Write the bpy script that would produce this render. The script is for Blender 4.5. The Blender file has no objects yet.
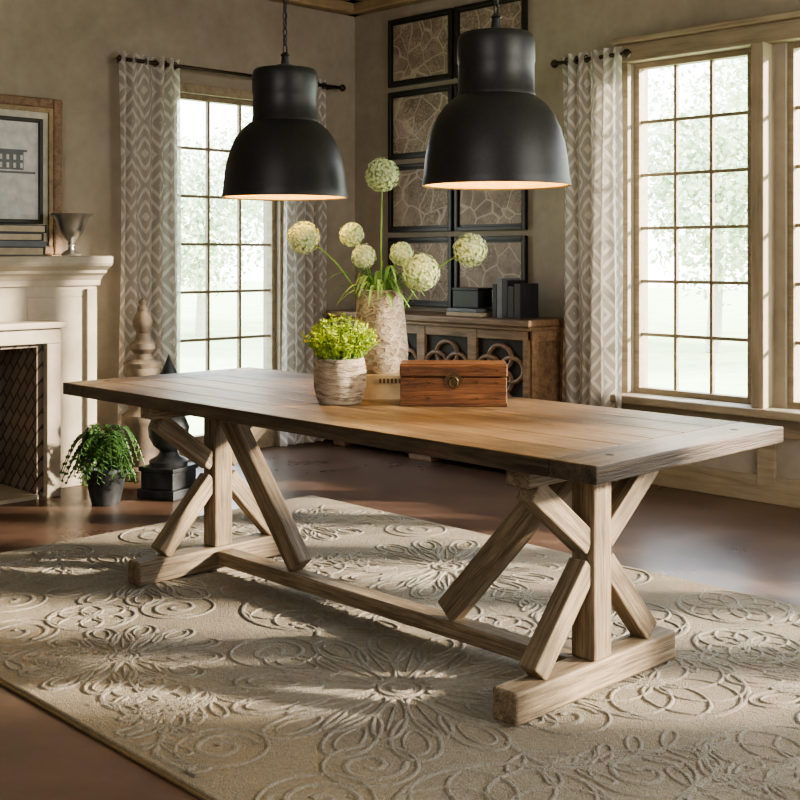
import bpy, bmesh, math, random
from mathutils import Vector, Matrix, Euler
random.seed(7)
sc = bpy.context.scene
COL = sc.collection
TH = math.radians(45.62)
RT = Vector((math.cos(TH), math.sin(TH), 0))      # diagonal of the room (camera right)
FW = Vector((-math.sin(TH), math.cos(TH), 0))
try:
    sc.view_settings.view_transform = 'AgX'
    sc.view_settings.look = 'AgX - Medium High Contrast'
    sc.view_settings.exposure = 0.62
except Exception as e:
    print(e)

# ------------------------------------------------------------ materials
class NT:
    def __init__(s, name):
        s.m = bpy.data.materials.new(name); s.m.use_nodes = True
        s.t = s.m.node_tree; s.b = s.t.nodes['Principled BSDF']; s.out = s.t.nodes['Material Output']
    def n(s, typ): return s.t.nodes.new(typ)
    def l(s, a, b): s.t.links.new(a, b)
    def coord(s, kind='Object', scale=(1, 1, 1), rot=(0, 0, 0)):
        tc = s.n('ShaderNodeTexCoord'); mp = s.n('ShaderNodeMapping')
        mp.inputs['Scale'].default_value = scale; mp.inputs['Rotation'].default_value = rot
        s.l(tc.outputs[kind], mp.inputs['Vector']); return mp.outputs[0]
    def noise(s, vec, scale, detail=4, rough=.55, dist=0):
        x = s.n('ShaderNodeTexNoise'); x.inputs['Scale'].default_value = scale
        x.inputs['Detail'].default_value = detail; x.inputs['Roughness'].default_value = rough
        x.inputs['Distortion'].default_value = dist
        if vec: s.l(vec, x.inputs['Vector'])
        return x.outputs['Fac']
    def ramp(s, fac, stops):
        r = s.n('ShaderNodeValToRGB'); e = r.color_ramp.elements
        while len(e) < len(stops): e.new(.5)
        for i, (p, c) in enumerate(stops):
            e[i].position = p; e[i].color = (c[0], c[1], c[2], 1)
        s.l(fac, r.inputs[0]); return r.outputs[0]
    def mix(s, fac, a, b, mode='MIX'):
        x = s.n('ShaderNodeMix'); x.data_type = 'RGBA'; x.blend_type = mode
        for sock, v in ((x.inputs[0], fac), (x.inputs[6], a), (x.inputs[7], b)):
            if isinstance(v, (int, float)): sock.default_value = v
            elif isinstance(v, tuple): sock.default_value = (*v[:3], 1)
            else: s.l(v, sock)
        return x.outputs[2]
    def math(s, op, a, b=0.0, c=None):
        x = s.n('ShaderNodeMath'); x.operation = op
        for i, v in enumerate((a, b) if c is None else (a, b, c)):
            if isinstance(v, (int, float)): x.inputs[i].default_value = v
            else: s.l(v, x.inputs[i])
        return x.outputs[0]
    def bump(s, h, strength=.3, dist=.01):
        b = s.n('ShaderNodeBump'); b.inputs['Strength'].default_value = strength
        b.inputs['Distance'].default_value = dist
        s.l(h, b.inputs['Height']); s.l(b.outputs[0], s.b.inputs['Normal'])
    def set(s, **kw):
        for k, v in kw.items():
            k = k.replace('_', ' ')
            sock = s.b.inputs[k]
            if isinstance(v, tuple): sock.default_value = (*v[:3], 1)
            elif isinstance(v, (int, float)): sock.default_value = v
            else: s.l(v, sock)
        return s.m

def plain(name, c, rough=.5, metal=0, bump=0, bscale=60, var=.15):
    s = NT(name); v = s.coord()
    f = s.noise(v, bscale * .3, 3)
    col = s.ramp(f, [(.3, tuple(x * (1 - var) for x in c)), (.7, tuple(min(1, x * (1 + var)) for x in c))])
    if bump: s.bump(s.noise(v, bscale, 4), bump, .004)
    return s.set(Base_Color=col, Roughness=rough, Metallic=metal)

def wood(name, dark, mid, light, rough=.5, gs=1.0, bump=.35, rnd=.35, spec=.4, fine=.5, patch=.45):
    s = NT(name)
    v = s.coord('Object', (1.2 * gs, 14 * gs, 14 * gs))
    oi = s.n('ShaderNodeObjectInfo')
    add = s.n('ShaderNodeVectorMath'); add.operation = 'ADD'
    cmb = s.n('ShaderNodeCombineXYZ'); m = s.math('MULTIPLY', oi.outputs['Random'], 37.0)
    s.l(m, cmb.inputs[0]); s.l(m, cmb.inputs[1]); s.l(v, add.inputs[0]); s.l(cmb.outputs[0], add.inputs[1])
    v = add.outputs[0]
    f1 = s.noise(v, 2.2, 6, .65, .6)
    vf = s.coord('Object', (3 * gs, 75 * gs, 75 * gs)); f2 = s.noise(vf, 2.0, 5, .65, .3)
    v3 = s.coord('Object', (1, 1, 1)); f3 = s.noise(v3, 3.5, 5, .65)
    col = s.ramp(f1, [(.28, dark), (.46, mid), (.70, light)])
    ff = s.ramp(f2, [(.36, (1, 1, 1)), (.56, (0, 0, 0))])
    col = s.mix(s.math('MULTIPLY', ff, fine), col, dark)
    col = s.mix(patch, col, s.ramp(f3, [(.35, (.42, .42, .42)), (.62, (1, 1, 1))]), 'MULTIPLY')
    val = s.math('MULTIPLY_ADD', oi.outputs['Random'], rnd, 1 - rnd * .5)
    hs = s.n('ShaderNodeHueSaturation'); s.l(val, hs.inputs['Value']); s.l(col, hs.inputs['Color'])
    s.bump(s.math('ADD', f1, f2), bump, .004)
    return s.set(Base_Color=hs.outputs[0], Roughness=rough, Specular_IOR_Level=spec)

def plaster(name, a, b):
    s = NT(name); v = s.coord()
    f = s.noise(v, 1.6, 6, .6, .4); g = s.noise(v, 14, 5, .6)
    col = s.ramp(f, [(.3, a), (.7, b)])
    col = s.mix(.3, col, s.ramp(g, [(.3, (.6, .6, .6)), (.65, (1, 1, 1))]), 'MULTIPLY')
    s.bump(s.math('ADD', f, s.math('MULTIPLY', g, .4)), .35, .02)
    return s.set(Base_Color=col, Roughness=.85)

M = {}
M['wall'] = plaster('plaster_wall', (.305, .262, .205), (.415, .365, .295))
M['ceil'] = plaster('plaster_ceiling', (.36, .31, .22), (.46, .40, .29))
M['stone'] = plaster('limestone', (.42, .375, .30), (.55, .495, .40))
M['trim'] = wood('painted_trim_wood', (.23, .18, .12), (.35, .285, .195), (.45, .375, .265), .55, .8, .15, .1, fine=.2, patch=.25)
M['crown'] = wood('crown_wood', (.24, .165, .09), (.37, .27, .155), (.46, .35, .21), .5, .8, .2, .1, fine=.3)
M['sash'] = wood('sash_wood', (.20, .155, .10), (.29, .235, .155), (.38, .31, .21), .5, .8, .1, .05, fine=.2, patch=.2)
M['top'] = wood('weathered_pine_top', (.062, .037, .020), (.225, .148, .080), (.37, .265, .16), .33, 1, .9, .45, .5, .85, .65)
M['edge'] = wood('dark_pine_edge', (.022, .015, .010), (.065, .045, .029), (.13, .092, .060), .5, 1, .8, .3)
M['base'] = wood('weathered_pine_base', (.085, .060, .037), (.245, .185, .118), (.37, .29, .195), .6, 1, .8, .35, fine=.75)
M['cab'] = wood('sideboard_wood', (.10, .058, .033), (.24, .145, .085), (.36, .235, .145), .45, 1, .3, .2)
M['boxw'] = wood('chest_wood', (.045, .017, .008), (.15, .062, .026), (.25, .115, .052), .4, 1.6, .35, .2, fine=.7)
M['frame'] = plain('black_frame', (.016, .014, .012), .4)
M['black'] = plain('matte_black_metal', (.024, .025, .027), .42, .2, .05, 300)
M['gold'] = plain('gold_lining', (.85, .60, .24), .5, .15)
M['iron'] = plain('cast_iron', (.05, .055, .06), .5, .5, .3, 40, .5)
M['rod'] = plain('bronze_rod', (.05, .035, .025), .4, .6)
M['silver'] = plain('antique_silver', (.62, .60, .56), .28, .9, .2, 50)
M['brass'] = plain('dark_brass', (.10, .07, .04), .4, .8)
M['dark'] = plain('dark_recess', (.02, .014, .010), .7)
M['paper'] = plain('book_paper', (.50, .42, .31), .8)
M['tanbook'] = plain('tan_book', (.38, .29, .18), .7, 0, .2, 80)
M['blackbook'] = plain('black_book', (.022, .022, .026), .45)
M['greybook'] = plain('grey_book', (.16, .17, .19), .6)
M['mat'] = plain('mat_board', (.62, .62, .61), .8)
M['finial'] = plain('aged_wood_finial', (.135, .108, .078), .75, 0, .5, 30, .5)
M['stem'] = plain('stem_green', (.20, .34, .08), .6)
M['blade'] = plain('blade_leaf', (.18, .32, .09), .5, 0, 0, 60, .4)
M['leafy'] = plain('yellow_green_leaf', (.42, .52, .06), .55, 0, 0, 60, .35)
M['fern'] = plain('fern_leaf', (.050, .115, .028), .5, 0, 0, 60, .5)
M['floret'] = plain('white_green_floret', (.76, .86, .52), .7, 0, 0, 60, .2)
M['fcore'] = plain('flower_core', (.46, .60, .24), .8)

# floor
s = NT('stained_concrete'); v = s.coord()
f = s.noise(v, 1.1, 8, .65, .8); g = s.noise(v, 9, 5, .6)
col = s.ramp(f, [(.28, (.058, .034, .025)), (.5, (.115, .070, .050)), (.72, (.18, .118, .085))])
col = s.mix(.4, col, s.ramp(g, [(.3, (.5, .5, .5)), (.7, (1, 1, 1))]), 'MULTIPLY')
s.bump(g, .08, .01)
M['floor'] = s.set(Base_Color=col, Roughness=s.math('MULTIPLY_ADD', f, .25, .18), Specular_IOR_Level=.45)
# rug
def rugm(name, a, b):
    s = NT(name); v = s.coord('Object')
    f = s.noise(v, 2.2, 4, .6); g = s.noise(v, 260, 2); h = s.noise(v, 70, 3, .7)
    col = s.ramp(f, [(.35, a), (.68, b)])
    col = s.mix(.6, col, s.ramp(h, [(.32, (.60, .60, .60)), (.68, (1, 1, 1))]), 'MULTIPLY')
    s.bump(s.math('ADD', g, h), 1.0, .008)
    return s.set(Base_Color=col, Roughness=.95, Specular_IOR_Level=.1)
M['rug'] = rugm('rug_wool', (.34, .295, .225), (.43, .375, .29))
M['rugp'] = rugm('rug_carved_pattern', (.355, .325, .27), (.445, .405, .335))
M['ruge'] = rugm('rug_edge', (.20, .15, .09), (.28, .21, .13))
# birch bark
s = NT('birch_bark'); v = s.coord('Object', (1, 1, 4.5))
f = s.noise(v, 16, 5, .7, .5); g = s.noise(s.coord('Object', (1, 1, 9)), 26, 3)
col = s.ramp(f, [(.36, (.10, .07, .045)), (.46, (.33, .27, .20)), (.66, (.55, .49, .41))])
s.bump(s.math('ADD', f, g), 1, .012)
M['birch'] = s.set(Base_Color=col, Roughness=.75)
s = NT('birch_vase'); v = s.coord('Object', (1, 1, 1.6))
vo = s.n('ShaderNodeTexVoronoi'); vo.feature = 'DISTANCE_TO_EDGE'; vo.inputs['Scale'].default_value = 22
f = s.noise(v, 14, 5, .7, .5); vd = s.n('ShaderNodeVectorMath'); vd.operation = 'ADD'
cb = s.n('ShaderNodeCombineXYZ'); q = s.math('MULTIPLY', f, .12); s.l(q, cb.inputs[0]); s.l(q, cb.inputs[2])
s.l(v, vd.inputs[0]); s.l(cb.outputs[0], vd.inputs[1]); s.l(vd.outputs[0], vo.inputs['Vector'])
col = s.ramp(f, [(.34, (.13, .09, .06)), (.5, (.33, .265, .20)), (.7, (.47, .40, .32))])
e = s.ramp(vo.outputs['Distance'], [(.0, (1, 1, 1)), (.09, (0, 0, 0))])
col = s.mix(s.math('MULTIPLY', e, .75), col, (.60, .53, .43))
s.bump(s.math('SUBTRACT', f, s.math('MINIMUM', vo.outputs['Distance'], .2)), 1, .016)
M['birchv'] = s.set(Base_Color=col, Roughness=.75)
# map print
s = NT('map_print'); v = s.coord('Object'); oi = s.n('ShaderNodeObjectInfo')
add = s.n('ShaderNodeVectorMath'); add.operation = 'ADD'
cb = s.n('ShaderNodeCombineXYZ'); mm = s.math('MULTIPLY', oi.outputs['Random'], 50.0)
for i in range(3): s.l(mm, cb.inputs[i])
s.l(v, add.inputs[0]); s.l(cb.outputs[0], add.inputs[1]); v = add.outputs[0]
f = s.noise(v, 5, 6, .7)
f0 = s.noise(v, 2.5, 2, .5)
cb = s.n('ShaderNodeCombineXYZ'); q = s.math('MULTIPLY', f0, .25); s.l(q, cb.inputs[0]); s.l(q, cb.inputs[2])
vd = s.n('ShaderNodeVectorMath'); vd.operation = 'ADD'; s.l(v, vd.inputs[0]); s.l(cb.outputs[0], vd.inputs[1])
vo = s.n('ShaderNodeTexVoronoi'); vo.feature = 'DISTANCE_TO_EDGE'; vo.inputs['Scale'].default_value = 40
vo.distance = 'MANHATTAN' if False else vo.distance
s.l(vd.outputs[0], vo.inputs['Vector'])
vo2 = s.n('ShaderNodeTexVoronoi'); vo2.feature = 'DISTANCE_TO_EDGE'; vo2.inputs['Scale'].default_value = 7
s.l(vd.outputs[0], vo2.inputs['Vector'])
g = s.noise(v, 3.2, 3)
col = s.ramp(f, [(.35, (.21, .16, .125)), (.5, (.30, .235, .185)), (.65, (.40, .325, .265))])
e = s.math('MULTIPLY', s.ramp(vo.outputs['Distance'], [(0, (1, 1, 1)), (.12, (0, 0, 0))]), s.ramp(g, [(.42, (0, 0, 0)), (.54, (1, 1, 1))]))
col = s.mix(s.math('MULTIPLY', e, .7), col, (.10, .065, .048))
col = s.mix(s.math('MULTIPLY', s.math('LESS_THAN', vo2.outputs['Distance'], .03), .6), col, (.52, .44, .35))
M['map'] = s.set(Base_Color=col, Roughness=.6)
# curtain: woven nested-diamond fret on a sheer ground
s = NT('sheer_curtain'); tc = s.n('ShaderNodeTexCoord'); sp = s.n('ShaderNodeSeparateXYZ'); s.l(tc.outputs['UV'], sp.inputs[0])
U, V = sp.outputs[0], sp.outputs[1]
fu = s.math('PINGPONG', U, .17); fv = s.math('PINGPONG', V, .19)
dd = s.math('ADD', fu, s.math('MULTIPLY', fv, .87))
st = s.math('LESS_THAN', s.math('FRACT', s.math('DIVIDE', dd, .066)), .38)
gap = s.math('GREATER_THAN', s.math('ABSOLUTE', s.math('SUBTRACT', fu, .085)), .008)
pat = s.math('MULTIPLY', st, gap)
col = s.mix(pat, (.60, .56, .515), (.80, .77, .73))
s.set(Base_Color=col, Roughness=.9)
tr = s.n('ShaderNodeBsdfTranslucent'); s.l(col, tr.inputs[0])
mx = s.n('ShaderNodeMixShader'); mx.inputs[0].default_value = .5
s.l(s.b.outputs[0], mx.inputs[1]); s.l(tr.outputs[0], mx.inputs[2])
tp = s.n('ShaderNodeBsdfTransparent'); mx2 = s.n('ShaderNodeMixShader')
s.l(s.math('MULTIPLY_ADD', pat, -.14, .24), mx2.inputs[0])
s.l(mx.outputs[0], mx2.inputs[1]); s.l(tp.outputs[0], mx2.inputs[2]); s.l(mx2.outputs[0], s.out.inputs[0])
M['curtain'] = s.m
# firebrick herringbone-ish
s = NT('fire_brick')
br = s.n('ShaderNodeTexBrick'); br.inputs['Scale'].default_value = 3
br.inputs['Color1'].default_value = (.15, .12, .095, 1); br.inputs['Color2'].default_value = (.22, .18, .14, 1)
br.inputs['Mortar'].default_value = (.05, .04, .033, 1); br.inputs['Mortar Size'].default_value = .025
tc2 = s.n('ShaderNodeTexCoord'); sp = s.n('ShaderNodeSeparateXYZ'); s.l(tc2.outputs['Object'], sp.inputs[0])
cb = s.n('ShaderNodeCombineXYZ'); h = s.math('ADD', sp.outputs[0], sp.outputs[1])
s.l(s.math('ADD', h, sp.outputs[2]), cb.inputs[0]); s.l(s.math('SUBTRACT', h, sp.outputs[2]), cb.inputs[1])
s.l(cb.outputs[0], br.inputs['Vector'])
M['brick'] = s.set(Base_Color=br.outputs[0], Roughness=.85)
# foliage outdoors, greens paled to paint in haze and glare; lawn
s = NT('tree_foliage'); v = s.coord('Object'); f = s.noise(v, 2.6, 8, .75)
M['tree'] = s.set(Base_Color=s.ramp(f, [(.35, (.42, .50, .34)), (.5, (.58, .66, .47)), (.68, (.80, .85, .70))]), Roughness=.95, Specular_IOR_Level=0)
M['bark'] = plain('tree_bark', (.50, .46, .40), .9)
s = NT('lawn_grass'); v = s.coord('Object'); f = s.noise(v, 1.0, 6, .7)
M['lawn'] = s.set(Base_Color=s.ramp(f, [(.35, (.48, .58, .32)), (.7, (.66, .74, .46))]), Roughness=.95, Specular_IOR_Level=0)
s = NT('bulb_glow'); M['bulb'] = s.set(Base_Color=(1, .8, .5), Emission_Color=(1, .75, .4), Emission_Strength=20)

# ------------------------------------------------------------ helpers
def empty(name, loc=(0, 0, 0), rotz=0):
    e = bpy.data.objects.new(name, None); e.empty_display_size = .1
    e.location = loc; e.rotation_euler[2] = rotz; COL.objects.link(e); return e
def mk(name, verts, faces, mat, parent=None, loc=(0, 0, 0), rot=(0, 0, 0), smooth=False, mats=None, fm=None):
    me = bpy.data.meshes.new(name); me.from_pydata([tuple(v) for v in verts], [], faces)
    for m in (mats or [mat]): me.materials.append(m)
    if fm: me.polygons.foreach_set('material_index', fm)
    if smooth: me.polygons.foreach_set('use_smooth', [True] * len(me.polygons))
    me.update()
    o = bpy.data.objects.new(name, me); o.location = loc; o.rotation_euler = rot
    COL.objects.link(o)
    if parent: o.parent = parent
    return o
BF = [(0, 3, 2, 1), (4, 5, 6, 7), (0, 1, 5, 4), (1, 2, 6, 5), (2, 3, 7, 6), (3, 0, 4, 7)]
def bv(x0, y0, z0, x1, y1, z1):
    return [(x0, y0, z0), (x1, y0, z0), (x1, y1, z0), (x0, y1, z0), (x0, y0, z1), (x1, y0, z1), (x1, y1, z1), (x0, y1, z1)]
def bevel(o, w, seg=2):
    m = o.modifiers.new('bevel', 'BEVEL'); m.width = w; m.segments = seg; m.limit_method = 'ANGLE'; return o
def box(name, loc, dim, mat, parent=None, rotz=0, bw=.003, rot=None):
    x, y, z = (d / 2 for d in dim)
    o = mk(name, bv(-x, -y, -z, x, y, z), BF, mat, parent, loc, rot or (0, 0, rotz))
    if bw: bevel(o, bw)
    return o
def boxes(name, lst, mat, parent=None, bw=0, loc=(0, 0, 0), rotz=0):
    V, F = [], []
    for b in lst:
        k = len(V); x0, y0, z0, x1, y1, z1 = b
        V += bv(min(x0, x1), min(y0, y1), min(z0, z1), max(x0, x1), max(y0, y1), max(z0, z1)); F += [tuple(i + k for i in f) for f in BF]
    o = mk(name, V, F, mat, parent, loc, (0, 0, rotz))
    if bw: bevel(o, bw)
    return o
def beam(name, p0, p1, w, h, mat, parent=None, bw=.005, ext=0):
    p0, p1 = Vector(p0), Vector(p1); d = p1 - p0; L = d.length + 2 * ext
    x = d.normalized(); up = Vector((0, 0, 1))
    if abs(x.z) > .98: up = Vector((1, 0, 0))
    y = up.cross(x).normalized(); z = x.cross(y)
    R = Matrix((x, y, z)).transposed().to_euler()
    o = mk(name, bv(-L / 2, -w / 2, -h / 2, L / 2, w / 2, h / 2), BF, mat, parent, (p0 + p1) / 2, R)
    if bw: bevel(o, bw)
    return o
def lathe(name, prof, mat, parent=None, loc=(0, 0, 0), seg=48, smooth=True):
    V, F = [], []
    for r, z in prof:
        for i in range(seg):
            a = 2 * math.pi * i / seg; V.append((r * math.cos(a), r * math.sin(a), z))
    for j in range(len(prof) - 1):
        for i in range(seg):
            k = (i + 1) % seg
            F.append((j * seg + i, j * seg + k, (j + 1) * seg + k, (j + 1) * seg + i))
    o = mk(name, V, F, mat, parent, loc, smooth=smooth)
    if smooth:
        m = o.modifiers.new('es', 'EDGE_SPLIT'); m.split_angle = math.radians(40)
    return o
def tube(V, F, pts, r, seg=8, r1=None, closed=False):
    pts = [Vector(p) for p in pts]; n = len(pts); k0 = len(V); up = Vector((0.13, .21, 1)).normalized()
    for i, p in enumerate(pts):
        if closed: t = pts[(i + 1) % n] - pts[i - 1]
        else: t = pts[min(i + 1, n - 1)] - pts[max(i - 1, 0)]
        t.normalize(); a = t.cross(up)
        if a.length < .05: a = t.cross(Vector((1, 0, 0)))
        a.normalize(); b = t.cross(a); rr = r if r1 is None else r + (r1 - r) * i / (n - 1)
        for j in range(seg):
            w = 2 * math.pi * j / seg; V.append(p + (a * math.cos(w) + b * math.sin(w)) * rr)
    for i in range(n if closed else n - 1):
        q = (i + 1) % n
        for j in range(seg):
            k = (j + 1) % seg
            F.append((k0 + i * seg + j, k0 + i * seg + k, k0 + q * seg + k, k0 + q * seg + j))
    if not closed:
        F.append(tuple(k0 + j for j in range(seg))[::-1]); F.append(tuple(k0 + (n - 1) * seg + j for j in range(seg)))
def leaf(V, F, p, d, nrm, L, W, droop=0):
    d = d.normalized(); sd = d.cross(nrm)
    if sd.length < 1e-3: sd = d.cross(Vector((1, 0, 0)))
    sd.normalize(); up = sd.cross(d); k = len(V)
    V += [p, p + d * L * .45 + sd * W / 2 + up * L * .06, p + d * L * .5 - up * L * .0, p + d * L * .45 - sd * W / 2 + up * L * .06, p + d * L + Vector((0, 0, -droop * L))]
    F += [(k, k + 1, k + 2), (k, k + 2, k + 3), (k + 1, k + 4, k + 2), (k + 2, k + 4, k + 3)]
def bez(a, b, c, n):
    a, b, c = Vector(a), Vector(b), Vector(c)
    return [a * (1 - t) ** 2 + b * 2 * t * (1 - t) + c * t * t for t in (i / n for i in range(n + 1))]

# ------------------------------------------------------------ room
XL, XR, YF, YB, ZC = -6.235, 1.7, -1.9, 5.65, 3.12
T = .16
box('floor', ((XL + XR) / 2, (YF + YB) / 2, -.05), (XR - XL + 2 * T, YB - YF + 2 * T, .1), M['floor'], bw=0)
box('ceiling', ((XL + XR) / 2, (YF + YB) / 2, ZC + .05), (XR - XL + 2 * T, YB - YF + 2 * T, .1), M['ceil'], bw=0)
DY0, DY1, DZ = 4.13, 4.95, 2.31   # french door opening
boxes('wall_left', [(XL - T, YF, 0, XL, DY0, ZC), (XL - T, DY0, DZ, XL, DY1, ZC), (XL - T, DY1, 0, XL, YB + T, ZC)], M['wall'])
WX = [-3.875 + .94 * i for i in range(6)]; WW = .745; WZ0, WZ1 = .50, 2.385
lst = [(XL, YB, 0, XR, YB + T, WZ0), (XL, YB, WZ1, XR, YB + T, ZC), (XL, YB, WZ0, WX[0], YB + T, WZ1)]
for i, x in enumerate(WX):
    nx = WX[i + 1] if i < 5 else XR
    lst.append((x + WW, YB, WZ0, nx, YB + T, WZ1))
boxes('wall_back', lst, M['wall'])
boxes('wall_right', [(XR, YF, 0, XR + T, YB + T, ZC)], M['wall'])
boxes('wall_front', [(XL, YF - T, 0, XR, YF, ZC)], M['wall'])
# crown moulding
beam('trim_1', (XL + .05, YF, ZC - .065), (XL + .05, YB, ZC - .065), .10, .13, M['crown'], bw=.015)
beam('trim_2', (XL, YB - .05, ZC - .065), (XR, YB - .05, ZC - .065), .10, .13, M['crown'], bw=.015)
beam('trim_3', (XL + .12, YF, ZC - .03), (XL + .12, YB, ZC - .03), .16, .06, M['crown'], bw=.01)
beam('trim_4', (XL, YB - .12, ZC - .03), (XR, YB - .12, ZC - .03), .16, .06, M['crown'], bw=.01)
beam('baseboard_back', (XL, YB - .012, .07), (XR, YB - .012, .07), .024, .14, M['trim'])
beam('baseboard_left', (XL + .012, 3.5, .07), (XL + .012, DY0 - .06, .07), .024, .14, M['trim'])
# window bank trim: header, sill, posts, panels
E0 = WX[0] - .06
beam('trim_5', (E0, YB - .035, WZ1 + .05), (XR, YB - .035, WZ1 + .05), .07, .10, M['trim'], bw=.006)
beam('trim_6', (E0, YB - .06, WZ1 + .115), (XR, YB - .06, WZ1 + .115), .12, .03, M['trim'], bw=.006)
beam('trim_7', (E0 - .03, YB - .07, WZ0 - .02), (XR, YB - .07, WZ0 - .02), .16, .045, M['trim'], bw=.008)
beam('trim_8', (E0, YB - .015, WZ0 - .10), (XR, YB - .015, WZ0 - .10), .03, .10, M['trim'], bw=.004)
k = 9
for i, x in enumerate(WX[:5]):
    beam('trim_%d' % k, (x + WW + .0975, YB - .035, WZ0), (x + WW + .0975, YB - .035, WZ1), .16, .07, M['trim'], bw=.006)
    k += 1
for i in range(6):
    x = WX[i]; box('trim_%d' % k, (x + WW + .0975, YB - .013, .26), (.1, .026, .34), M['trim']); k += 1
box('trim_%d' % k, (WX[0] - .03, YB - .02, (WZ0 + WZ1) / 2), (.055, .04, WZ1 - WZ0), M['trim']); k += 1
def window(name, horizontal, a0, a1, z0, z1, c, nc, nr, kick=0):
    root = empty(name)
    L = []
    def B(u0, u1, w0, w1, dpt):
        if horizontal: L.append((u0, c - dpt, w0, u1, c + dpt, w1))
        else: L.append((c - dpt, u0, w0, c + dpt, u1, w1))
    sw = .034
    B(a0, a0 + sw, z0, z1, .03); B(a1 - sw, a1, z0, z1, .03)
    B(a0 + sw, a1 - sw, z1 - sw, z1, .03); B(a0 + sw, a1 - sw, z0, z0 + sw + kick, .03)
    boxes('sash_frame', L[:], M['sash'], root, .003); L.clear()
    i0, i1, j0, j1 = a0 + sw, a1 - sw, z0 + sw + kick, z1 - sw
    for i in range(1, nc):
        u = i0 + (i1 - i0) * i / nc; B(u - .009, u + .009, j0, j1, .012)
    for j in range(1, nr):
        w = j0 + (j1 - j0) * j / nr; B(i0, i1, w - .009, w + .009, .010)
    boxes('muntins', L, M['sash'], root)
    return root
for i, x in enumerate(WX):
    window('window_%d' % (i + 1), True, x, x + WW, WZ0, WZ1, YB + .05, 3, 6)
window('door_1', False, DY0, DY1, 0, DZ, XL - .05, 3, 7, .10)
L = [(XL, DY0 - .05, 0, XL + .025, DY0, DZ + .06), (XL, DY1, 0, XL + .025, DY1 + .05, DZ + .06), (XL, DY0, DZ, XL + .025, DY1, DZ + .06)]
boxes('trim_%d' % k, L, M['trim'], bw=.004); k += 1

# ------------------------------------------------------------ curtains
def curtain(parent, name, horizontal, a0, a1, c, z0, z1, folds, amp=.035):
    n = folds * 12; rows = 24; V, F = [], []; uv = []
    for j in range(rows + 1):
        t = j / rows; z = z1 + (z0 - z1) * t
        for i in range(n + 1):
            u = i / n; ph = u * folds * 2 * math.pi
            am = amp * (.75 + .35 * math.sin(u * 9 + 1.3) + .15 * t)
            off = am * math.sin(ph + .35 * math.sin(t * 3 + u * 7)) + .006 * math.sin(ph * 2.3 + t * 4)
            a = a0 + (a1 - a0) * u + .008 * math.sin(t * 5 + u * 12)
            V.append((a, c + off, z) if horizontal else (c + off, a, z)); uv.append((u * abs(a1 - a0) * 1.9, z))
    for j in range(rows):
        for i in range(n):
            p = j * (n + 1) + i; F.append((p, p + 1, p + n + 2, p + n + 1))
    o = mk(name, V, F, M['curtain'], parent, smooth=True)
    ul = o.data.uv_layers.new(name='UVMap')
    for lp in o.data.loops: ul.data[lp.index].uv = uv[lp.vertex_index]
    return o
def rod(parent, p0, p1, wallvec):
    V, F = [], []; tube(V, F, [p0, p1], .012, 12); mk('rod', V, F, M['rod'], parent, smooth=True)
    for i, p in enumerate((p0, p1)):
        d = (Vector(p) - Vector(p1 if i == 0 else p0)).normalized()
        q = Vector(p); prof = [(0, .012), (.008, .018), (.022, .026), (.036, .022), (.048, .010), (.055, .003)]
        V, F = [], []
        a = d.cross(Vector((0, 0, 1))); b = Vector((0, 0, 1)); sg = 12
        for (x, r) in prof:
            for j in range(sg):
                w = 2 * math.pi * j / sg; V.append(q + d * x + (a * math.cos(w) + b * math.sin(w)) * r)
        for i2 in range(len(prof) - 1):
            for j in range(sg):
                kk = (j + 1) % sg; F.append((i2 * sg + j, i2 * sg + kk, (i2 + 1) * sg + kk, (i2 + 1) * sg + j))
        mk('finial', V, F, M['rod'], parent, smooth=True)
        V, F = [], []; pb = q - d * .03; tube(V, F, [pb, pb + Vector(wallvec)], .009, 8); mk('bracket', V, F, M['rod'], parent)
def rings(parent, horizontal, a0, a1, c, z, n):
    V, F = [], []
    for i in range(n):
        a = a0 + (a1 - a0) * (i + .5) / n
        pts = []
        for j in range(14):
            w = 2 * math.pi * j / 14
            pts.append((a, c + .02 * math.cos(w), z + .02 * math.sin(w)) if horizontal else (c + .02 * math.cos(w), a, z + .02 * math.sin(w)))
        tube(V, F, pts, .004, 6, closed=True)
    mk('grommets', V, F, M['rod'], parent)
cl = empty('curtain')
rod(cl, (XL + .12, 3.70, 2.45), (XL + .12, 5.40, 2.45), (-.118, 0, 0))
curtain(cl, 'panel_1', False, 3.66, 4.09, XL + .12, .02, 2.49, 5)
curtain(cl, 'panel_2', False, 4.90, 5.29, XL + .10, .02, 2.49, 5, .03)
rings(cl, False, 3.66, 4.09, XL + .12, 2.45, 6); rings(cl, False, 4.90, 5.29, XL + .12, 2.45, 6)
cr = empty('curtain.001')
rod(cr, (-4.30, YB - .14, 2.42), (-3.84, YB - .14, 2.42), (0, .138, 0))
curtain(cr, 'panel', True, -4.26, -3.84, YB - .15, .02, 2.46, 5, .03)
rings(cr, True, -4.26, -3.84, YB - .15, 2.42, 6)

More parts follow.
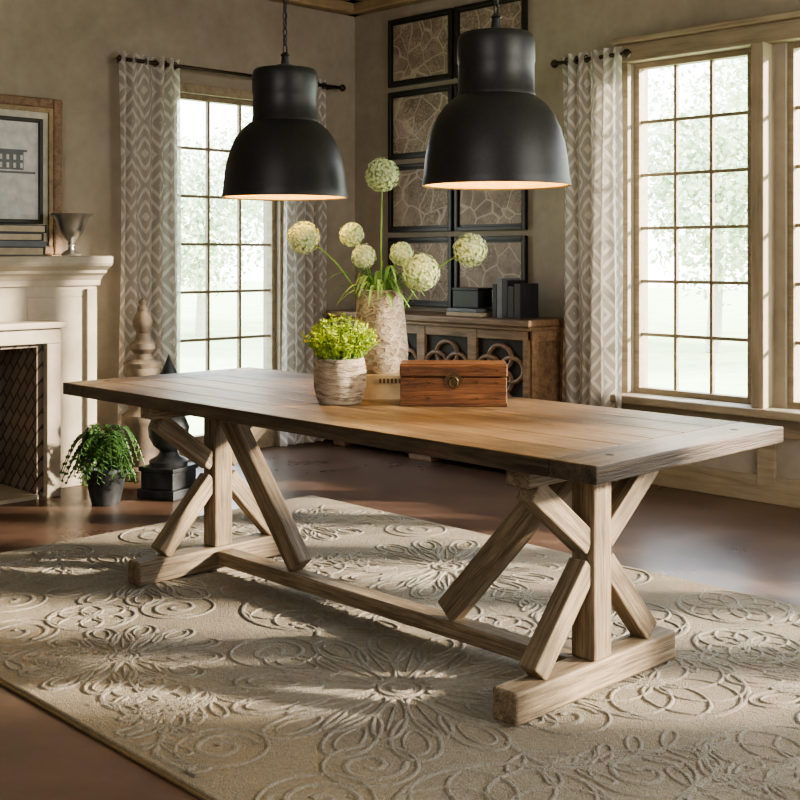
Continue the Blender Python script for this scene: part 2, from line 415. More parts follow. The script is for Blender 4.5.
# ------------------------------------------------------------ fireplace
fp = empty('fireplace')
cy = 2.48
boxes('breast_right_leg', [(XL + .005, cy + .52, 0, -5.95, cy + .94, 1.06)], M['stone'], fp, .006)
boxes('breast_left_leg', [(XL + .005, cy - .94, 0, -5.95, cy - .52, 1.06)], M['stone'], fp, .006)
boxes('breast_lintel', [(XL + .005, cy - .94, 1.06, -5.95, cy + .94, 1.14)], M['stone'], fp)
boxes('breast_panel', [(XL + .005, cy - .52, .86, -5.95, cy + .52, 1.06)], M['stone'], fp)
box('pilaster_moulding', (-5.94, cy + .90, .55), (.03, .06, 1.1), M['stone'], fp)
box('pilaster_moulding', (-5.94, cy - .90, .55), (.03, .06, 1.1), M['stone'], fp)
prof = [(XL + .005, 1.12), (-5.93, 1.12), (-5.925, 1.15), (-5.90, 1.175), (-5.87, 1.19), (-5.865, 1.205), (-5.82, 1.23), (-5.81, 1.245), (-5.81, 1.28), (-5.82, 1.285), (XL + .005, 1.285)]
V = [(x, cy - .95 - (x + 5.95 if x > -5.95 else 0), z) for x, z in prof] + [(x, cy + .95 + (x + 5.95 if x > -5.95 else 0) * .1, z) for x, z in prof]
n = len(prof); F = [(i, (i + 1) % n, n + (i + 1) % n, n + i) for i in range(n)] + [tuple(range(n))[::-1], tuple(range(n, 2 * n))]
mk('mantel_shelf', V, F, M['stone'], fp)
boxes('surround', [(-5.95, cy + .54, 0, -5.76, cy + .62, .819), (-5.95, cy - .62, 0, -5.76, cy - .54, .819)], M['stone'], fp, .005)
boxes('surround_lintel', [(-5.95, cy - .62, .82, -5.76, cy + .62, .90)], M['stone'], fp, .005)
boxes('surround_cap', [(-5.95, cy - .65, .901, -5.73, cy + .65, .935)], M['stone'], fp, .008)
boxes('firebox', [(XL + .01, cy - .539, .02, XL + .03, cy + .539, .859), (XL + .03, cy + .50, .02, -5.80, cy + .539, .80), (XL + .03, cy - .539, .02, -5.80, cy - .50, .80), (XL + .03, cy - .539, .80, -5.80, cy + .539, .815)], M['brick'], fp)
boxes('hearth', [(XL + .01, cy - .5, 0, -5.78, cy + .5, .02)], M['stone'], fp)
V, F = [], []
for yy in (cy + .25, cy - .25):
    tube(V, F, [(-5.95, yy, .03), (-5.95, yy, .28)], .012, 8); tube(V, F, [(-5.95, yy, .08), (-6.17, yy, .08)], .012, 8)
mk('andirons', V, F, M['iron'], fp)

# mantel pieces
pf = empty('framed_backing_panel')
fy0, fy1, fz0, fz1 = 2.30, 3.33, 1.29, 2.18
xw = XL + .03
boxes('frame', [(xw, fy0, fz0, xw + .04, fy0 + .055, fz1), (xw, fy1 - .055, fz0, xw + .04, fy1, fz1), (xw, fy0 + .055, fz1 - .055, xw + .04, fy1 - .055, fz1), (xw, fy0 + .055, fz0, xw + .04, fy1 - .055, fz0 + .055)], M['cab'], pf, .01)
boxes('inner_frame', [(xw, fy0 + .055, fz0 + .055, xw + .03, fy0 + .08, fz1 - .055), (xw, fy1 - .08, fz0 + .055, xw + .03, fy1 - .055, fz1 - .055), (xw, fy0 + .08, fz1 - .08, xw + .03, fy1 - .08, fz1 - .055)], M['crown'], pf)
boxes('linen_panel', [(xw, fy0 + .055, fz0 + .055, xw + .015, fy1 - .055, fz1 - .055)], plain('linen', (.60, .57, .49), .9), pf)
pb = empty('framed_building_print')
x0 = -6.12; y0, y1, z0, z1 = 2.50, 3.17, 1.465, 2.05
boxes('frame', [(x0, y0, z0, x0 + .03, y0 + .022, z1), (x0, y1 - .022, z0, x0 + .03, y1, z1), (x0, y0 + .022, z1 - .022, x0 + .03, y1 - .022, z1), (x0, y0 + .022, z0, x0 + .03, y1 - .022, z0 + .022)], M['frame'], pb, .003)
boxes('mat_board', [(x0, y0 + .022, z0 + .022, x0 + .012, y1 - .022, z1 - .022)], M['mat'], pb)
cyb = 2.86
boxes('print_facade', [(x0 + .012, cyb - .2, 1.76, x0 + .014, cyb + .2, 1.86), (x0 + .012, cyb - .22, 1.86, x0 + .015, cyb + .22, 1.872), (x0 + .012, cyb - .27, 1.74, x0 + .014, cyb + .27, 1.752)], M['greybook'], pb)
boxes('print_windows', [(x0 + .014, cyb - .18 + i * .04, zz, x0 + .0155, cyb - .165 + i * .04, zz + .028) for i in range(10) for zz in (1.77, 1.815)], M['mat'], pb)
bk = empty('stacked_books')
for i, (h, m, dy) in enumerate([(.05, 'blackbook', 0), (.03, 'greybook', .02), (.045, 'blackbook', -.01), (.045, 'blackbook', .01)]):
    zz = 1.286 + sum([.05, .03, .045, .045][:i])
    boxes('book_%d' % (i + 1), [(-6.16, 2.72 + dy, zz, -5.97, 3.12 + dy, zz + .006), (-6.16, 2.72 + dy, zz + h - .007, -5.97, 3.12 + dy, zz + h - .001), (-6.16, 3.112 + dy, zz, -5.97, 3.12 + dy, zz + h - .001)], M[m], bk)
    boxes('pages_%d' % (i + 1), [(-6.15, 2.73 + dy, zz + .006, -5.976, 3.11 + dy, zz + h - .007)], M['paper' if i != 1 else 'greybook'], bk)
lathe('silver_urn', [(0, 0), (.05, 0), (.055, .01), (.045, .02), (.018, .035), (.014, .055), (.022, .065), (.014, .075), (.03, .09), (.058, .12), (.072, .16), (.085, .20), (.115, .228), (.118, .234), (.108, .232), (.08, .205), (.066, .16), (.05, .12), (0, .10)], M['silver'], loc=(-5.97, 3.275, 1.286))

# turned finial & iron finial
lathe('turned_wood_finial', [(0, 0), (.13, 0), (.13, .06), (.10, .08), (.10, .30), (.12, .33), (.12, .37), (.075, .40), (.055, .46), (.085, .54), (.10, .60), (.095, .64), (.105, .655), (.11, .67), (.06, .69), (.05, .72), (.075, .75), (.07, .78), (.045, .80), (.035, .84), (.055, .88), (.058, .91), (.04, .95), (.03, .965), (.032, .98), (.018, 1.0), (.022, 1.02), (0, 1.045)], M['finial'], loc=(-5.90, 3.69, 0))
io = empty('cast_iron_finial', (-5.37, 3.52, 0), math.radians(20))
boxes('plinth', [(-.12, -.12, 0, .12, .12, .05), (-.105, -.105, .05, .105, .105, .14), (-.115, -.115, .14, .115, .115, .165)], M['iron'], io, .006)
lathe('stem', [(.10, .165), (.105, .19), (.06, .215), (.045, .24), (.08, .27), (.105, .32), (.11, .37), (.09, .42), (.045, .445), (.04, .46), (.07, .48), (.075, .52), (.05, .56), (.028, .575), (.045, .59), (.055, .62), (.045, .66), (.02, .71), (0, .76)], M['iron'], io)

# fern
fe = empty('potted_fern', (-5.42, 3.17, 0))
lathe('pot', [(0, 0), (.07, 0), (.085, .06), (.105, .16), (.115, .17), (.115, .19), (.10, .19), (.095, .16), (0, .155)], M['iron'], fe)
V, F = [], []
for i in range(70):
    a = random.uniform(0, 6.283); rr = random.uniform(.08, .225); h = random.uniform(.14, .33)
    p0 = Vector((0, 0, .16)); d = Vector((math.cos(a), math.sin(a), 0))
    pts = bez(p0, p0 + d * rr * .4 + Vector((0, 0, h * 1.35)), p0 + d * rr + Vector((0, 0, h * .5 - rr * .6)), 16)
    tube(V, F, pts, .0025, 4)
    for j in range(2, 17):
        t = (pts[j] - pts[j - 1]).normalized(); sd = t.cross(Vector((0, 0, 1))).normalized(); Lf = .05 * math.sin(math.pi * (j / 17) ** .7) + .012
        for sg in (-1, 1): leaf(V, F, pts[j], sd * sg + t * .5, Vector((0, 0, 1)), Lf, .018, .2)
mk('fronds', V, F, M['fern'], fe)

# ------------------------------------------------------------ sideboard
sb = empty('sideboard')
SX0, SX1, SY0, SY1, SH = -6.03, -4.31, 5.24, 5.60, .915
boxes('carcass', [(SX0, SY0 + .03, .12, SX1, SY1, SH - .05)], M['cab'], sb, .004)
boxes('top', [(SX0 - .02, SY0 - .03, SH - .04, SX1 + .03, SY1 + .02, SH)], M['cab'], sb, .008)
boxes('top_moulding', [(SX0 - .01, SY0 - .01, SH - .065, SX1 + .015, SY1, SH - .04)], M['cab'], sb, .006)
boxes('plinth', [(SX0 - .01, SY0, .05, SX1 + .015, SY1, .14), (SX0, SY0 + .02, 0, SX0 + .12, SY1, .05), (SX1 - .12, SY0 + .02, 0, SX1, SY1, .05), (-5.3, SY0 + .02, 0, -5.1, SY1, .05)], M['cab'], sb, .006)
nd = 4; pw = (SX1 - SX0) / nd
st = []
Vf, Ff = [], []
for i in range(nd + 1):
    x = SX0 + pw * i; st.append((max(SX0, x - .035), SY0, .14, min(SX1, x + .035), SY0 + .03, SH - .065))
for (za, zb) in ((.14, .20), (SH - .12, SH - .065)): st.append((SX0, SY0 + .004, za, SX1, SY0 + .028, zb))
boxes('stiles_rails', st, M['cab'], sb, .003)
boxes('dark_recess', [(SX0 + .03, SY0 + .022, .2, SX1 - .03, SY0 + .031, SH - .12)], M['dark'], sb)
for i in range(nd):
    xa = SX0 + pw * i + .035; xb = SX0 + pw * (i + 1) - .035; xm = (xa + xb) / 2; w = xb - xa
    for zc in (.62, .35):
        R1 = .088
        for (ox, oz) in ((-.088, 0), (.088, 0), (0, .07), (0, -.07)):
            tube(Vf, Ff, [(xm + ox + R1 * math.cos(t), SY0 + .014, zc + oz + R1 * .8 * math.sin(t)) for t in [2 * math.pi * m / 32 for m in range(32)]], .014, 6, closed=True)
mk('gothic_fretwork', Vf, Ff, M['cab'], sb, smooth=True)
boxes('side_frame', [(SX1, SY0 + .03, .14, SX1 + .012, SY0 + .09, SH - .065), (SX1, SY1 - .06, .14, SX1 + .012, SY1, SH - .065), (SX1, SY0 + .09, SH - .13, SX1 + .012, SY1 - .06, SH - .065), (SX1, SY0 + .09, .14, SX1 + .012, SY1 - .06, .21)], M['cab'], sb, .003)
# things on the sideboard
nb = empty('upright_books')
xx = -4.66
for i, (w, h, m) in enumerate([(.035, .20, 'blackbook'), (.045, .235, 'greybook'), (.04, .225, 'blackbook'), (.05, .19, 'blackbook'), (.05, .205, 'blackbook')]):
    box('book_%d' % (i + 1), (xx + w / 2, 5.42, SH + h / 2), (w - .003, .17, h), M[m], nb); xx += w
kb = empty('keepsake_box')
box('book_lower', (-4.86, 5.38, SH + .0125), (.27, .18, .023), M['paper'], kb, .1)
box('book_upper', (-4.87, 5.38, SH + .037), (.25, .17, .023), M['greybook'], kb, -.05)
box('black_box', (-4.87, 5.39, SH + .105), (.21, .13, .105), M['blackbook'], kb)
box('black_box_lid', (-4.87, 5.39, SH + .166), (.22, .14, .015), M['frame'], kb)

# map prints 4 x 2
for c in range(2):
    for r in range(4):
        xa = -5.865 + c * .625; xb = xa + .60; za = .945 + r * .50; zb = za + .465
        e = empty('framed_map_print', ((xa + xb) / 2, YB, (za + zb) / 2))
        w, h = (xb - xa) / 2, (zb - za) / 2
        boxes('frame', [(-w, -.03, -h, -w + .028, 0, h), (w - .028, -.03, -h, w, 0, h), (-w + .028, -.03, h - .028, w - .028, 0, h), (-w + .028, -.03, -h, w - .028, 0, -h + .028)], M['frame'], e, .004)
        boxes('mat', [(-w + .026, -.012, -h + .026, w - .026, -.002, h - .026)], M['frame'], e)
        boxes('print', [(-w + .042, -.016, -h + .042, w - .042, -.011, h - .042)], M['map'], e)

# ------------------------------------------------------------ rug
RX0, RX1, RY0, RY1, RH = -4.80, -.85, 1.62, 4.04, .014
rg = empty('area_rug')
boxes('pile', [(RX0, RY0, .001, RX1, RY1, RH)], M['rug'], rg, .005)
boxes('binding', [(RX0 - .012, RY0 - .012, .0005, RX1 + .012, RY1 + .012, .008)], M['ruge'], rg, .003)
RV, RF = [], []
def ribbon(pts, w=.016, h=.0042, closed=False, taper=False):
    w = w * 1.25
    pts = [Vector((min(max(p[0], RX0 + .03), RX1 - .03), min(max(p[1], RY0 + .03), RY1 - .03))) for p in pts]
    q = [pts[0]]
    for p in pts[1:]:
        if (p - q[-1]).length > 2e-3: q.append(p)
    if len(q) < 4: return
    pts = q
    n = len(pts); k0 = len(RV)
    for i, p in enumerate(pts):
        t = (pts[(i + 1) % n] - pts[i - 1]) if closed else (pts[min(i + 1, n - 1)] - pts[max(i - 1, 0)])
        if t.length < 1e-6: t = Vector((1, 0))
        t.normalize(); nn = Vector((t.y, -t.x)); ww = w * (1 if not taper else .35 + .65 * math.sin(math.pi * i / (n - 1)))
        for (o, z) in ((-.5, -.001), (-.3, h * .7), (0, h), (.3, h * .7), (.5, -.001)):
            q = p - nn * o * ww
            RV.append((q.x, q.y, RH + z))
    for i in range(n if closed else n - 1):
        j = (i + 1) % n
        for m in range(4): RF.append((k0 + i * 5 + m, k0 + j * 5 + m, k0 + j * 5 + m + 1, k0 + i * 5 + m + 1))
def circ(cx, cy, r, w=.016, n=28): ribbon([(cx + r * math.cos(2 * math.pi * i / n), cy + r * math.sin(2 * math.pi * i / n)) for i in range(n)], w, closed=True)
def petal(cx, cy, a, r0, r1, wd, w=.014):
    P = []
    for i in range(22):
        t = i / 22; th = 2 * math.pi * t
        x = (r0 + r1) / 2 - math.cos(th) * (r1 - r0) / 2; y = math.sin(th) * wd / 2 * (.65 + .35 * (x - r0) / (r1 - r0))
        P.append((cx + x * math.cos(a) - y * math.sin(a), cy + x * math.sin(a) + y * math.cos(a)))
    ribbon(P, w, closed=True)
def flower(cx, cy, R, n, rot=0):
    circ(cx, cy, R * .06, .02, 16); circ(cx, cy, R * .13, .012, 20)
    for i in range(n):
        a = rot + 2 * math.pi * i / n
        petal(cx, cy, a, R * .17, R * .74, R * .7 * 2 * math.pi / n * .66)
        ribbon([(cx + R * q * math.cos(a), cy + R * q * math.sin(a)) for q in (.28, .40, .50, .62)], .012, taper=True)
        a += math.pi / n
        petal(cx, cy, a, R * .45, R, R * 2 * math.pi / n * .70)
        petal(cx, cy, a, R * .62, R * .92, R * 2 * math.pi / n * .36, .009)
def spiral(cx, cy, a0, r, turns, sgn=1, w=.018):
    ribbon([(cx + r * (1 - t * .85) * math.cos(a0 + sgn * t * turns * 6.283), cy + r * (1 - t * .85) * math.sin(a0 + sgn * t * turns * 6.283)) for t in (i / 40 for i in range(41))], w, taper=False)
def rosette(cx, cy, R, n=8):
    for i in range(n):
        a = 2 * math.pi * i / n; circ(cx + R * .5 * math.cos(a), cy + R * .5 * math.sin(a), R * .5, .013, 24)
    circ(cx, cy, R, .018, 36); circ(cx, cy, R * .12, .02, 14)
def scroll(x0, y0, a, L, sgn):
    P = []
    for i in range(30):
        t = i / 29; u = L * t; v = sgn * L * .22 * math.sin(t * math.pi * 1.6)
        P.append((x0 + u * math.cos(a) - v * math.sin(a), y0 + u * math.sin(a) + v * math.cos(a)))
    ribbon(P, .02)
    for i in range(3, 28, 4):
        p = P[i]; q = P[i + 1]; ta = math.atan2(q[1] - p[1], q[0] - p[0])
        for sg in (-1, 1): petal(p[0], p[1], ta + sg * .9, .01, .12, .045, .012)
flower(-2.47, 2.42, .50, 14)
flower(-4.05, 2.55, .42, 12, .2)
flower(-3.30, 3.50, .46, 14, .1)
flower(-1.50, 3.45, .44, 14)
flower(-1.20, 2.15, .42, 12)
flower(-3.28, 1.98, .32, 12); flower(-4.3, 3.55, .34, 12)
rosette(-1.98, 2.98, .28); rosette(-2.42, 3.40, .26); rosette(-1.75, 2.05, .26); rosette(-3.25, 2.75, .26)
rosette(-.98, 2.9, .22); rosette(-2.2, 3.85, .2); rosette(-1.95, 3.5, .17); rosette(-2.65, 3.05, .14, 6); rosette(-1.4, 2.78, .24); rosette(-4.45, 2.02, .2, 7)
rosette(-3.72, 2.12, .15, 6); rosette(-2.95, 1.86, .13, 6); rosette(-3.62, 2.95, .15, 6)
for (x, y, a, r, tn, sg) in [(-3.75, 1.85, 0, .11, 1.5, 1), (-4.6, 2.95, 3, .13, 1.5, -1), (-3.7, 3.1, 1, .12, 1.4, 1), (-2.9, 3.05, 0, .11, 1.5, -1), (-3.85, 3.87, 2, .11, 1.5, 1), (-2.75, 3.87, 1, .12, 1.5, -1), (-2.1, 1.78, 0, .11, 1.5, 1), (-3.6, 2.4, 0, .10, 1.5, -1), (-2.98, 2.35, 3, .11, 1.5, -1), (-4.1, 2.0, 3, .1, 1.5, -1), (-2.5, 1.8, 1, .09, 1.4, 1), (-3.6, 2.72, 1, .08, 1.4, 1), (-2.0, 2.6, 1, .09, 1.4, 1), (-2.15, 2.0, 1, .09, 1.4, -1), (-1.65, 2.45, 1, .1, 1.4, 1), (-4.62, 2.5, 1, .09, 1.4, 1)]:
    spiral(x, y, a, r, tn, sg); circ(x, y, r + .03, .012, 28)
for (x, y, a, L, sg) in [(-4.74, 2.35, .3, .4, 1), (-3.7, 2.95, -.6, .45, -1), (-3.0, 1.70, .05, .55, 1), (-2.0, 2.35, .5, .5, -1), (-4.6, 1.78, .02, .6, 1), (-2.9, 3.25, .4, .4, 1), (-4.75, 3.15, .2, .5, -1), (-3.75, 1.74, .05, .45, -1), (-1.6, 1.75, .05, .6, 1), (-2.0, 3.75, .2, .5, 1), (-3.0, 2.55, 1.6, .4, 1), (-1.5, 2.4, 1.0, .45, 1), (-4.7, 1.9, 1.4, .4, 1), (-2.2, 1.72, 0, .4, -1), (-2.9, 2.0, -.8, .3, 1), (-4.55, 3.9, 0, .5, -1), (-2.3, 3.05, .8, .4, 1), (-3.95, 3.1, .4, .4, -1)]:
    scroll(x, y, a, L, sg)
mk('carved_floral_pattern', RV, RF, M['rugp'], rg, smooth=True)

# ------------------------------------------------------------ table
TX0, TX1, TY0, TY1, TZ = -4.39, -1.73, 2.37, 3.32, .77
FZ = RH + .0055
tb = empty('trestle_dining_table')
th = .048; bb = .15
def plank(name, x0, y0, x1, y1, alongx=True, edge=None):
    dx, dy = x1 - x0, y1 - y0
    L, W = (dx, dy) if alongx else (dy, dx)
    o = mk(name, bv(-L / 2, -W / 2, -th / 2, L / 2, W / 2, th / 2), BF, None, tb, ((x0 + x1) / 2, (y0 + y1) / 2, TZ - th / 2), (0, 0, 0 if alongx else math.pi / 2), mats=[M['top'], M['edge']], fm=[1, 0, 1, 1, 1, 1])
    m = o.modifiers.new('b', 'BEVEL'); m.width = .004; m.segments = 2; m.limit_method = 'ANGLE'
    return o
n = 6; w = (TY1 - TY0) / n
for i in range(n):
    y0 = TY0 + w * i; cuts = [TX0 + bb]
    c1 = TX0 + bb + random.uniform(.7, 1.7); cuts += [c1, TX1 - bb]
    if i in (0, 5): cuts = [TX0 + bb, TX1 - bb]
    for j in range(len(cuts) - 1):
        plank('top_plank', cuts[j] + .0007, y0 + .0007, cuts[j + 1] - .0007, y0 + w - .0007)
plank('breadboard_end', TX0, TY0, TX0 + bb - .001, TY1, False); plank('breadboard_end', TX1 - bb + .001, TY0, TX1, TY1, False)
for (x, y) in ((TX1 - .075, TY0 + .16), (TX1 - .075, TY1 - .16), (TX0 + .075, TY0 + .16), (TX0 + .075, TY1 - .16)):
    lathe('peg', [(0, .0), (.012, 0), (.012, -.01)], M['edge'], tb, (x, y, TZ + .0008), 12)
YC = 2.825; BT = TZ - th
B = M['base']
for X in (-2.08, -3.95):
    beam('foot', (X, YC - .395, FZ + .045), (X, YC + .385, FZ + .045), .088, .09, B, tb, .008)
    beam('top_rail', (X, YC - .34, BT - .035), (X, YC + .38, BT - .035), .085, .07, B, tb, .006)
    beam('post', (X, YC, FZ + .09), (X, YC, BT - .07), .085, .085, B, tb, .006)
    for s2 in (-1, 1):
        beam('lower_brace', (X, YC + s2 * .275, FZ + .105), (X, YC + s2 * .04, .385), .062, .07, B, tb, .005)
        beam('upper_brace', (X, YC + s2 * .29, BT - .08), (X, YC + s2 * .04, .45), .062, .07, B, tb, .005)
beam('stretcher', (-3.90, YC, FZ + .05), (-2.13, YC, FZ + .05), .08, .055, B, tb, .006)
beam('long_brace', (-2.65, YC, FZ + .10), (-2.13, YC, BT - .03), .065, .085, B, tb, .006)
beam('long_brace', (-3.42, YC, FZ + .10), (-3.91, YC, BT - .03), .065, .085, B, tb, .006)
boxes('centre_rail', [(-3.88, YC - .03, BT - .05, -2.15, YC + .03, BT)], B, tb, .004)

# ------------------------------------------------------------ table top things
def W(cx, d): return RT * cx + FW * d
pp = empty('potted_plant', W(-.211, 4.13) + Vector((0, 0, TZ + .001)))
lathe('bark_pot', [(0, 0), (.074, 0), (.083, .02), (.092, .06), (.094, .10), (.088, .145), (.084, .158), (.078, .158), (.08, .12), (0, .12)], M['birch'], pp)
V, F = [], []; SV, SF = [], []
for i in range(170):
    a = random.uniform(0, 6.283); r = math.sqrt(random.random()) * .14
    h = .300 - r * .5 + random.uniform(-.04, .02)
    b0 = Vector((math.cos(a) * r * .45, math.sin(a) * r * .45, .12)); tip = Vector((math.cos(a) * r, math.sin(a) * r, h))
    pts = bez(b0, (b0 + tip) / 2 + Vector((0, 0, .03)), tip, 6); tube(SV, SF, pts, .0014, 4)
    for j in range(2, 7):
        for q in range(4):
            d = Vector((random.gauss(0, 1), random.gauss(0, 1), random.uniform(.1, 1.2)))
            leaf(V, F, pts[j], d, Vector((random.gauss(0, .4), random.gauss(0, .4), 1)), random.uniform(.012, .024), random.uniform(.007, .012), .1)
mk('leaves', V, F, M['leafy'], pp); mk('stems', SV, SF, M['stem'], pp)

# books under vase
rb = empty('hardcover_books', W(-.075, 4.33) + Vector((0, 0, TZ + .001)), TH)
for i, (hh, wx, dz) in enumerate([(.045, .215, 0), (.040, .20, .046)]):
    boxes('cover_%d' % i, [(-wx / 2, -.105, dz, wx / 2, .105, dz + .004), (-wx / 2, -.105, dz + hh - .004, wx / 2, .105, dz + hh), (-wx / 2, -.107, dz, wx / 2, -.103, dz + hh)], M['tanbook'], rb)
    boxes('pages_%d' % i, [(-wx / 2 + .004, -.103, dz + .004, wx / 2 - .004, .1, dz + hh - .004)], M['paper'], rb)
boxes('spine_title', [(-.0 + i * .014, -.1085, .058, -.0 + i * .014 + .008, -.1065, .075) for i in range(6)], M['brass'], rb)
VB = TZ + .088
va = empty('allium_bouquet_vase', W(-.073, 4.35) + Vector((0, 0, VB)), TH)
lathe('bark_vase', [(0, 0), (.092, 0), (.102, .02), (.104, .08), (.098, .15), (.090, .22), (.084, .28), (.083, .302), (.075, .304), (.076, .27), (.08, .1), (0, .06)], M['birchv'], va)
heads = [(.007, .02, 1.587, .060), (-.282, -.03, 1.353, .057), (-.108, .05, 1.366, .043), (.078, .06, 1.295, .042), (-.06, -.03, 1.285, .043), (.150, -.05, 1.227, .066), (.334, .02, 1.309, .060)]
V, F = [], []; CV, CF = [], []; SV, SF = [], []
for (x, y, z, R) in heads:
    c = Vector((x, y, z - VB)); b0 = Vector((x * .15, y * .15 + random.uniform(-.02, .02), .1)); m0 = Vector((x * .22, y * .3, max(.34, (z - VB) * .75)))
    tube(SV, SF, bez(b0, m0, c, 16), .0042, 6, .0032)
    k0 = len(CV); sg = 14
    for j in range(9):
        ph = math.pi * j / 8
        for i in range(sg): CV.append(c + Vector((math.sin(ph) * math.cos(2 * math.pi * i / sg), math.sin(ph) * math.sin(2 * math.pi * i / sg), math.cos(ph))) * R * .80)
    for j in range(8):
        for i in range(sg): CF.append((k0 + j * sg + i, k0 + j * sg + (i + 1) % sg, k0 + (j + 1) * sg + (i + 1) % sg, k0 + (j + 1) * sg + i))
    N = int(400 * (R / .06) ** 2)
    for i in range(N):
        zz = 1 - 2 * (i + .5) / N; ph = i * 2.39996; rr = math.sqrt(1 - zz * zz); nrm = Vector((rr * math.cos(ph), rr * math.sin(ph), zz))
        nrm = (nrm + Vector((random.gauss(0, .06), random.gauss(0, .06), random.gauss(0, .06)))).normalized()
        p = c + nrm * R * random.uniform(.82, 1.05); a = nrm.cross(Vector((.3, .2, 1))).normalized(); b = nrm.cross(a)
        ro = random.uniform(0, 1.5)
        for q in range(5):
            an = ro + q * 1.2566; d = a * math.cos(an) + b * math.sin(an) + nrm * .45
            leaf(V, F, p, d, nrm, .0094, .0066)
mk('florets', V, F, M['floret'], va); mk('flower_cores', CV, CF, M['fcore'], va, smooth=True)
mk('stems', SV, SF, M['stem'], va, smooth=True)
V, F = [], []
for i in range(50):
    a = random.uniform(0, 6.283); d = Vector((math.cos(a), math.sin(a), 0)); r = random.uniform(.08, .24); up = random.uniform(.02, .18)
    b0 = d * .03 + Vector((0, 0, .24)); pts = bez(b0, d * r * .45 + Vector((0, 0, .33 + up)), d * r + Vector((0, 0, .29 + up * .6 - r * .35)), 12)
    sd = d.cross(Vector((0, 0, 1))); k0 = len(V); wd = random.uniform(.004, .009)
    for j, p in enumerate(pts):
        ww = wd * math.sin(math.pi * (j + 1.5) / 14.5); V += [p - sd * ww, p + Vector((0, 0, -ww * .4)), p + sd * ww]
    for j in range(12):
        for q in range(2): F.append((k0 + j * 3 + q, k0 + j * 3 + q + 1, k0 + j * 3 + q + 4, k0 + j * 3 + q + 3))
mk('strap_leaves', V, F, M['blade'], va)

# wooden chest
ch = empty('wooden_keepsake_chest', W(.186, 4.105) + Vector((0, 0, TZ + .001)), TH - math.radians(2))
wx, wy, hz = .183, .075, .142
boxes('body', [(-wx, -wy, .006, wx, wy, .098)], M['boxw'], ch, .003)
boxes('lid', [(-wx - .002, -wy - .002, .101, wx + .002, wy + .002, hz)], M['boxw'], ch, .004)
boxes('base_band', [(-wx - .003, -wy - .003, 0, wx + .003, wy + .003, .012)], M['boxw'], ch, .002)
boxes('lid_planks', [(-wx + .0, -wy + .0, hz - .0005, wx, -.003, hz + .003), (-wx, .003, hz - .0005, wx, wy, hz + .003)], M['boxw'], ch, .002)
V, F = [], []
for (cx, cz, R) in ((0, .092, .028),):
    pts = [(cx + R * math.cos(t) * (1 + .12 * math.cos(4 * t)), -wy - .003, cz + R * math.sin(t) * (1 + .12 * math.cos(4 * t))) for t in [2 * math.pi * i / 32 for i in range(32)]]
    V += pts + [(p[0], -wy - .008, p[2]) for p in pts]
    F += [tuple(range(32, 64))] + [(i, (i + 1) % 32, 32 + (i + 1) % 32, 32 + i) for i in range(32)]
tube(V, F, [(.014 * math.cos(t), -wy - .013, .084 + .017 * math.sin(t)) for t in [2 * math.pi * i / 20 for i in range(20)]], .003, 6, closed=True)
tube(V, F, [(0, -wy - .004, .10), (0, -wy - .018, .10)], .005, 8)
mk('latch_plate', V, F, M['brass'], ch)
boxes('nail_heads', [(sx * .15 - .003, -wy - .006, zz, sx * .15 + .003, -wy, zz + .006) for sx in (-1, -.55, .55, 1) for zz in (.025, .08, .12)], M['brass'], ch)

# ------------------------------------------------------------ pendants
def pendant(name, loc):
    e = empty(name, loc); R = .235
    outer = [(R, 0), (R * 1.005, .006), (R * .985, .03), (R * .96, .09), (R * .925, .135), (R * .87, .18), (R * .79, .222), (R * .69, .254), (R * .58, .276), (R * .53, .284), (R * .525, .296), (R * .515, .299), (R * .515, .385), (R * .525, .392), (R * .525, .455), (R * .51, .472), (R * .48, .481), (R * .30, .486), (0, .488)]
    lathe('shade', outer, M['black'], e, seg=64)
    inner = [(R, 0), (R * .965, .004), (R * .945, .09), (R * .91, .13), (R * .85, .175), (R * .76, .217), (R * .65, .25), (R * .50, .275), (R * .5, .44), (0, .45)]
    lathe('gold_lining', inner, M['gold'], e, seg=64)
    lathe('socket', [(.022, .45), (.022, .33), (.018, .325), (0, .325)], M['black'], e, seg=20)
    lathe('bulb', [(0, .20), (.018, .204), (.032, .222), (.036, .245), (.028, .275), (.016, .30), (.014, .325)], M['bulb'], e, seg=20)
    lathe('cap', [(.035, .486), (.035, .497), (.016, .502), (.013, .53), (.018, .536), (.010, .546), (0, .548)], M['black'], e, seg=24)
    V, F = [], []; z = .545; i = 0; top = ZC - loc[2] - .03
    while z < top:
        pts = []
        for j in range(16):
            t = 2 * math.pi * j / 16; x = .0085 * math.cos(t); zz = .019 * math.sin(t)
            pts.append((x, 0, z + .016 + zz) if i % 2 else (0, x, z + .016 + zz))
        tube(V, F, pts, .0026, 6, closed=True); z += .031; i += 1
    mk('chain', V, F, M['black'], e, smooth=True)
    V, F = [], []
    tube(V, F, [(.009 * math.sin(q * 1.1), .009 * math.cos(q * 1.3), .54 + (top - .54) * q / 40) for q in range(41)], .0028, 6)
    mk('cord', V, F, M['black'], e, smooth=True)
    lathe('canopy', [(0, top - .01), (.02, top - .01), (.055, top + .012), (.06, top + .028)], M['black'], e, seg=32)
    l = bpy.data.lights.new('bulb_light', 'POINT'); l.energy = 5; l.color = (1, .80, .42); l.shadow_soft_size = .035
    lo = bpy.data.objects.new('bulb_light', l); lo.location = (0, 0, .15); lo.parent = e; COL.objects.link(lo)
pendant('dome_pendant_lamp', tuple(W(-.4324, 4.418) + Vector((0, 0, 1.505))))
pendant('dome_pendant_lamp', tuple(W(.305, 3.731) + Vector((0, 0, 1.509))))

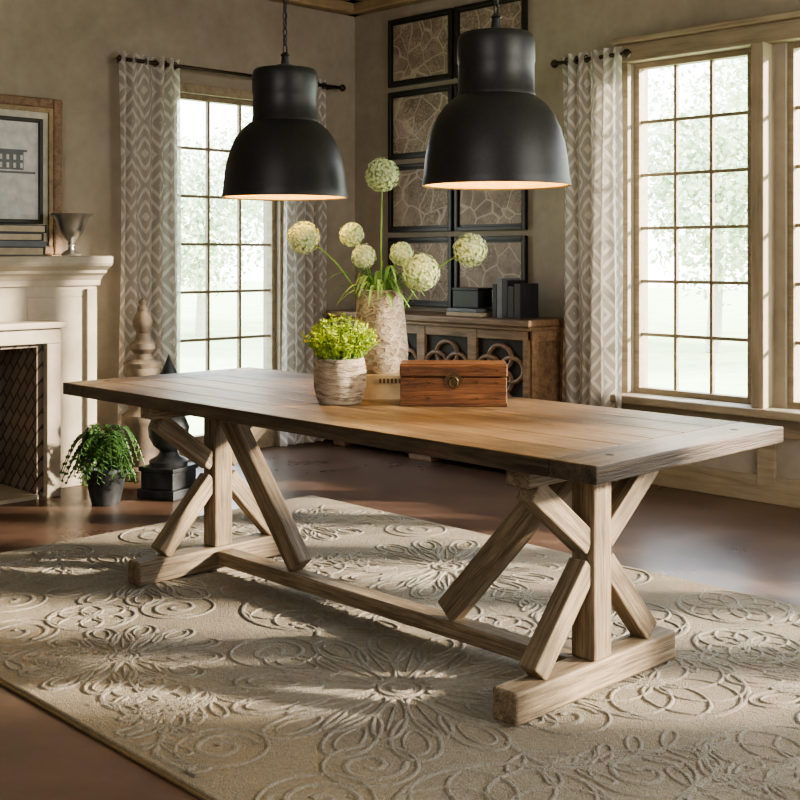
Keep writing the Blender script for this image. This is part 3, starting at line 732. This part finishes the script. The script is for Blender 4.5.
# ------------------------------------------------------------ outdoors
box('lawn', (-8, 16, -.25), (90, 60, .1), M['lawn'], bw=0)
from mathutils import noise
def tree(x, y, h, r):
    e = empty('garden_tree', (x, y, -.2))
    V, F = [], []; tube(V, F, [(0, 0, 0.01), (.1, 0, h * .5), (0, .1, h * .8)], .12, 8, .05); mk('trunk', V, F, M['bark'], e)
    V, F = [], []
    cl = [(Vector((rr * math.cos(a), rr * math.sin(a), h * zz)), r * q) for (a, rr, zz, q) in [(random.uniform(0, 6.28), random.uniform(0, r * .6), random.uniform(.5, .95), random.uniform(.35, .6)) for _ in range(10)]]
    for i in range(6500):
        c, q = random.choice(cl)
        d = Vector((random.gauss(0, 1), random.gauss(0, 1), random.gauss(0, 1))).normalized()
        p = c + d * q * random.uniform(.75, 1.05) + noise.noise_vector(c + d * 3) * .25
        if p.z < .3: continue
        leaf(V, F, p, Vector((random.gauss(0, 1), random.gauss(0, 1), random.gauss(0, 1))), d, random.uniform(.08, .16), random.uniform(.05, .10))
    mk('canopy', V, F, M['tree'], e)
for (x, y, h, r) in [(-9.5, 16, 3.4, 2.0), (-13, 17, 4.6, 2.4), (-7.5, 20, 3.6, 2.2), (-11, 21, 6.0, 2.6), (-16.5, 20, 5, 2.6), (-5.6, 16.5, 2.4, 1.5), (-18, 12.5, 3.4, 2.2), (-20, 16, 4.5, 2.5), (-22, 10, 4, 2.4), (-4, 22, 4.5, 2.4)]:
    tree(x, y, h, r)

# ------------------------------------------------------------ world + lights
w = bpy.data.worlds.new('sky'); sc.world = w; w.use_nodes = True; nt = w.node_tree
bg = nt.nodes['Background']; tc = nt.nodes.new('ShaderNodeTexCoord'); sp = nt.nodes.new('ShaderNodeSeparateXYZ'); rp = nt.nodes.new('ShaderNodeValToRGB')
nt.links.new(tc.outputs['Generated'], sp.inputs[0]); nt.links.new(sp.outputs[2], rp.inputs[0]); nt.links.new(rp.outputs[0], bg.inputs[0])
rp.color_ramp.elements[0].position = 0; rp.color_ramp.elements[0].color = (1, .98, .95, 1)
rp.color_ramp.elements[1].position = .6; rp.color_ramp.elements[1].color = (.70, .84, 1, 1)
bg.inputs[1].default_value = 6.0
sl = bpy.data.lights.new('sun', 'SUN'); sl.energy = 17; sl.color = (1, .86, .68); sl.angle = math.radians(2.5)
so = bpy.data.objects.new('sun', sl); so.rotation_euler = Vector((-1, -.9, -.38)).to_track_quat('-Z', 'Y').to_euler(); COL.objects.link(so)
def area(name, loc, tgt, sx, sy, e, col):
    l = bpy.data.lights.new(name, 'AREA'); l.shape = 'RECTANGLE'; l.size = sx; l.size_y = sy; l.energy = e; l.color = col
    o = bpy.data.objects.new(name, l); o.location = loc; o.rotation_euler = (Vector(tgt) - Vector(loc)).to_track_quat('-Z', 'Y').to_euler(); COL.objects.link(o)
area('side_fill_softlight', (1.5, 3.4, 1.9), (-4, 3.2, .8), 2.6, 1.8, 85, (1, .94, .87))  # added soft fill from the right; that wall has no window
area('rear_fill_softlight', (-1.0, -1.6, 2.0), (-4, 4, 1.0), 2.6, 1.6, 50, (1, .95, .89))  # weaker fill added behind the camera, in front of a solid wall

cam = bpy.data.cameras.new('camera'); co = bpy.data.objects.new('camera', cam); COL.objects.link(co)
co.location = (0, 0, 1.29); co.rotation_euler = (math.pi / 2, 0, TH)
cam.lens = 1175 / 800 * 36; cam.sensor_width = 36; cam.shift_y = -145 / 800; cam.clip_start = .05
sc.camera = co
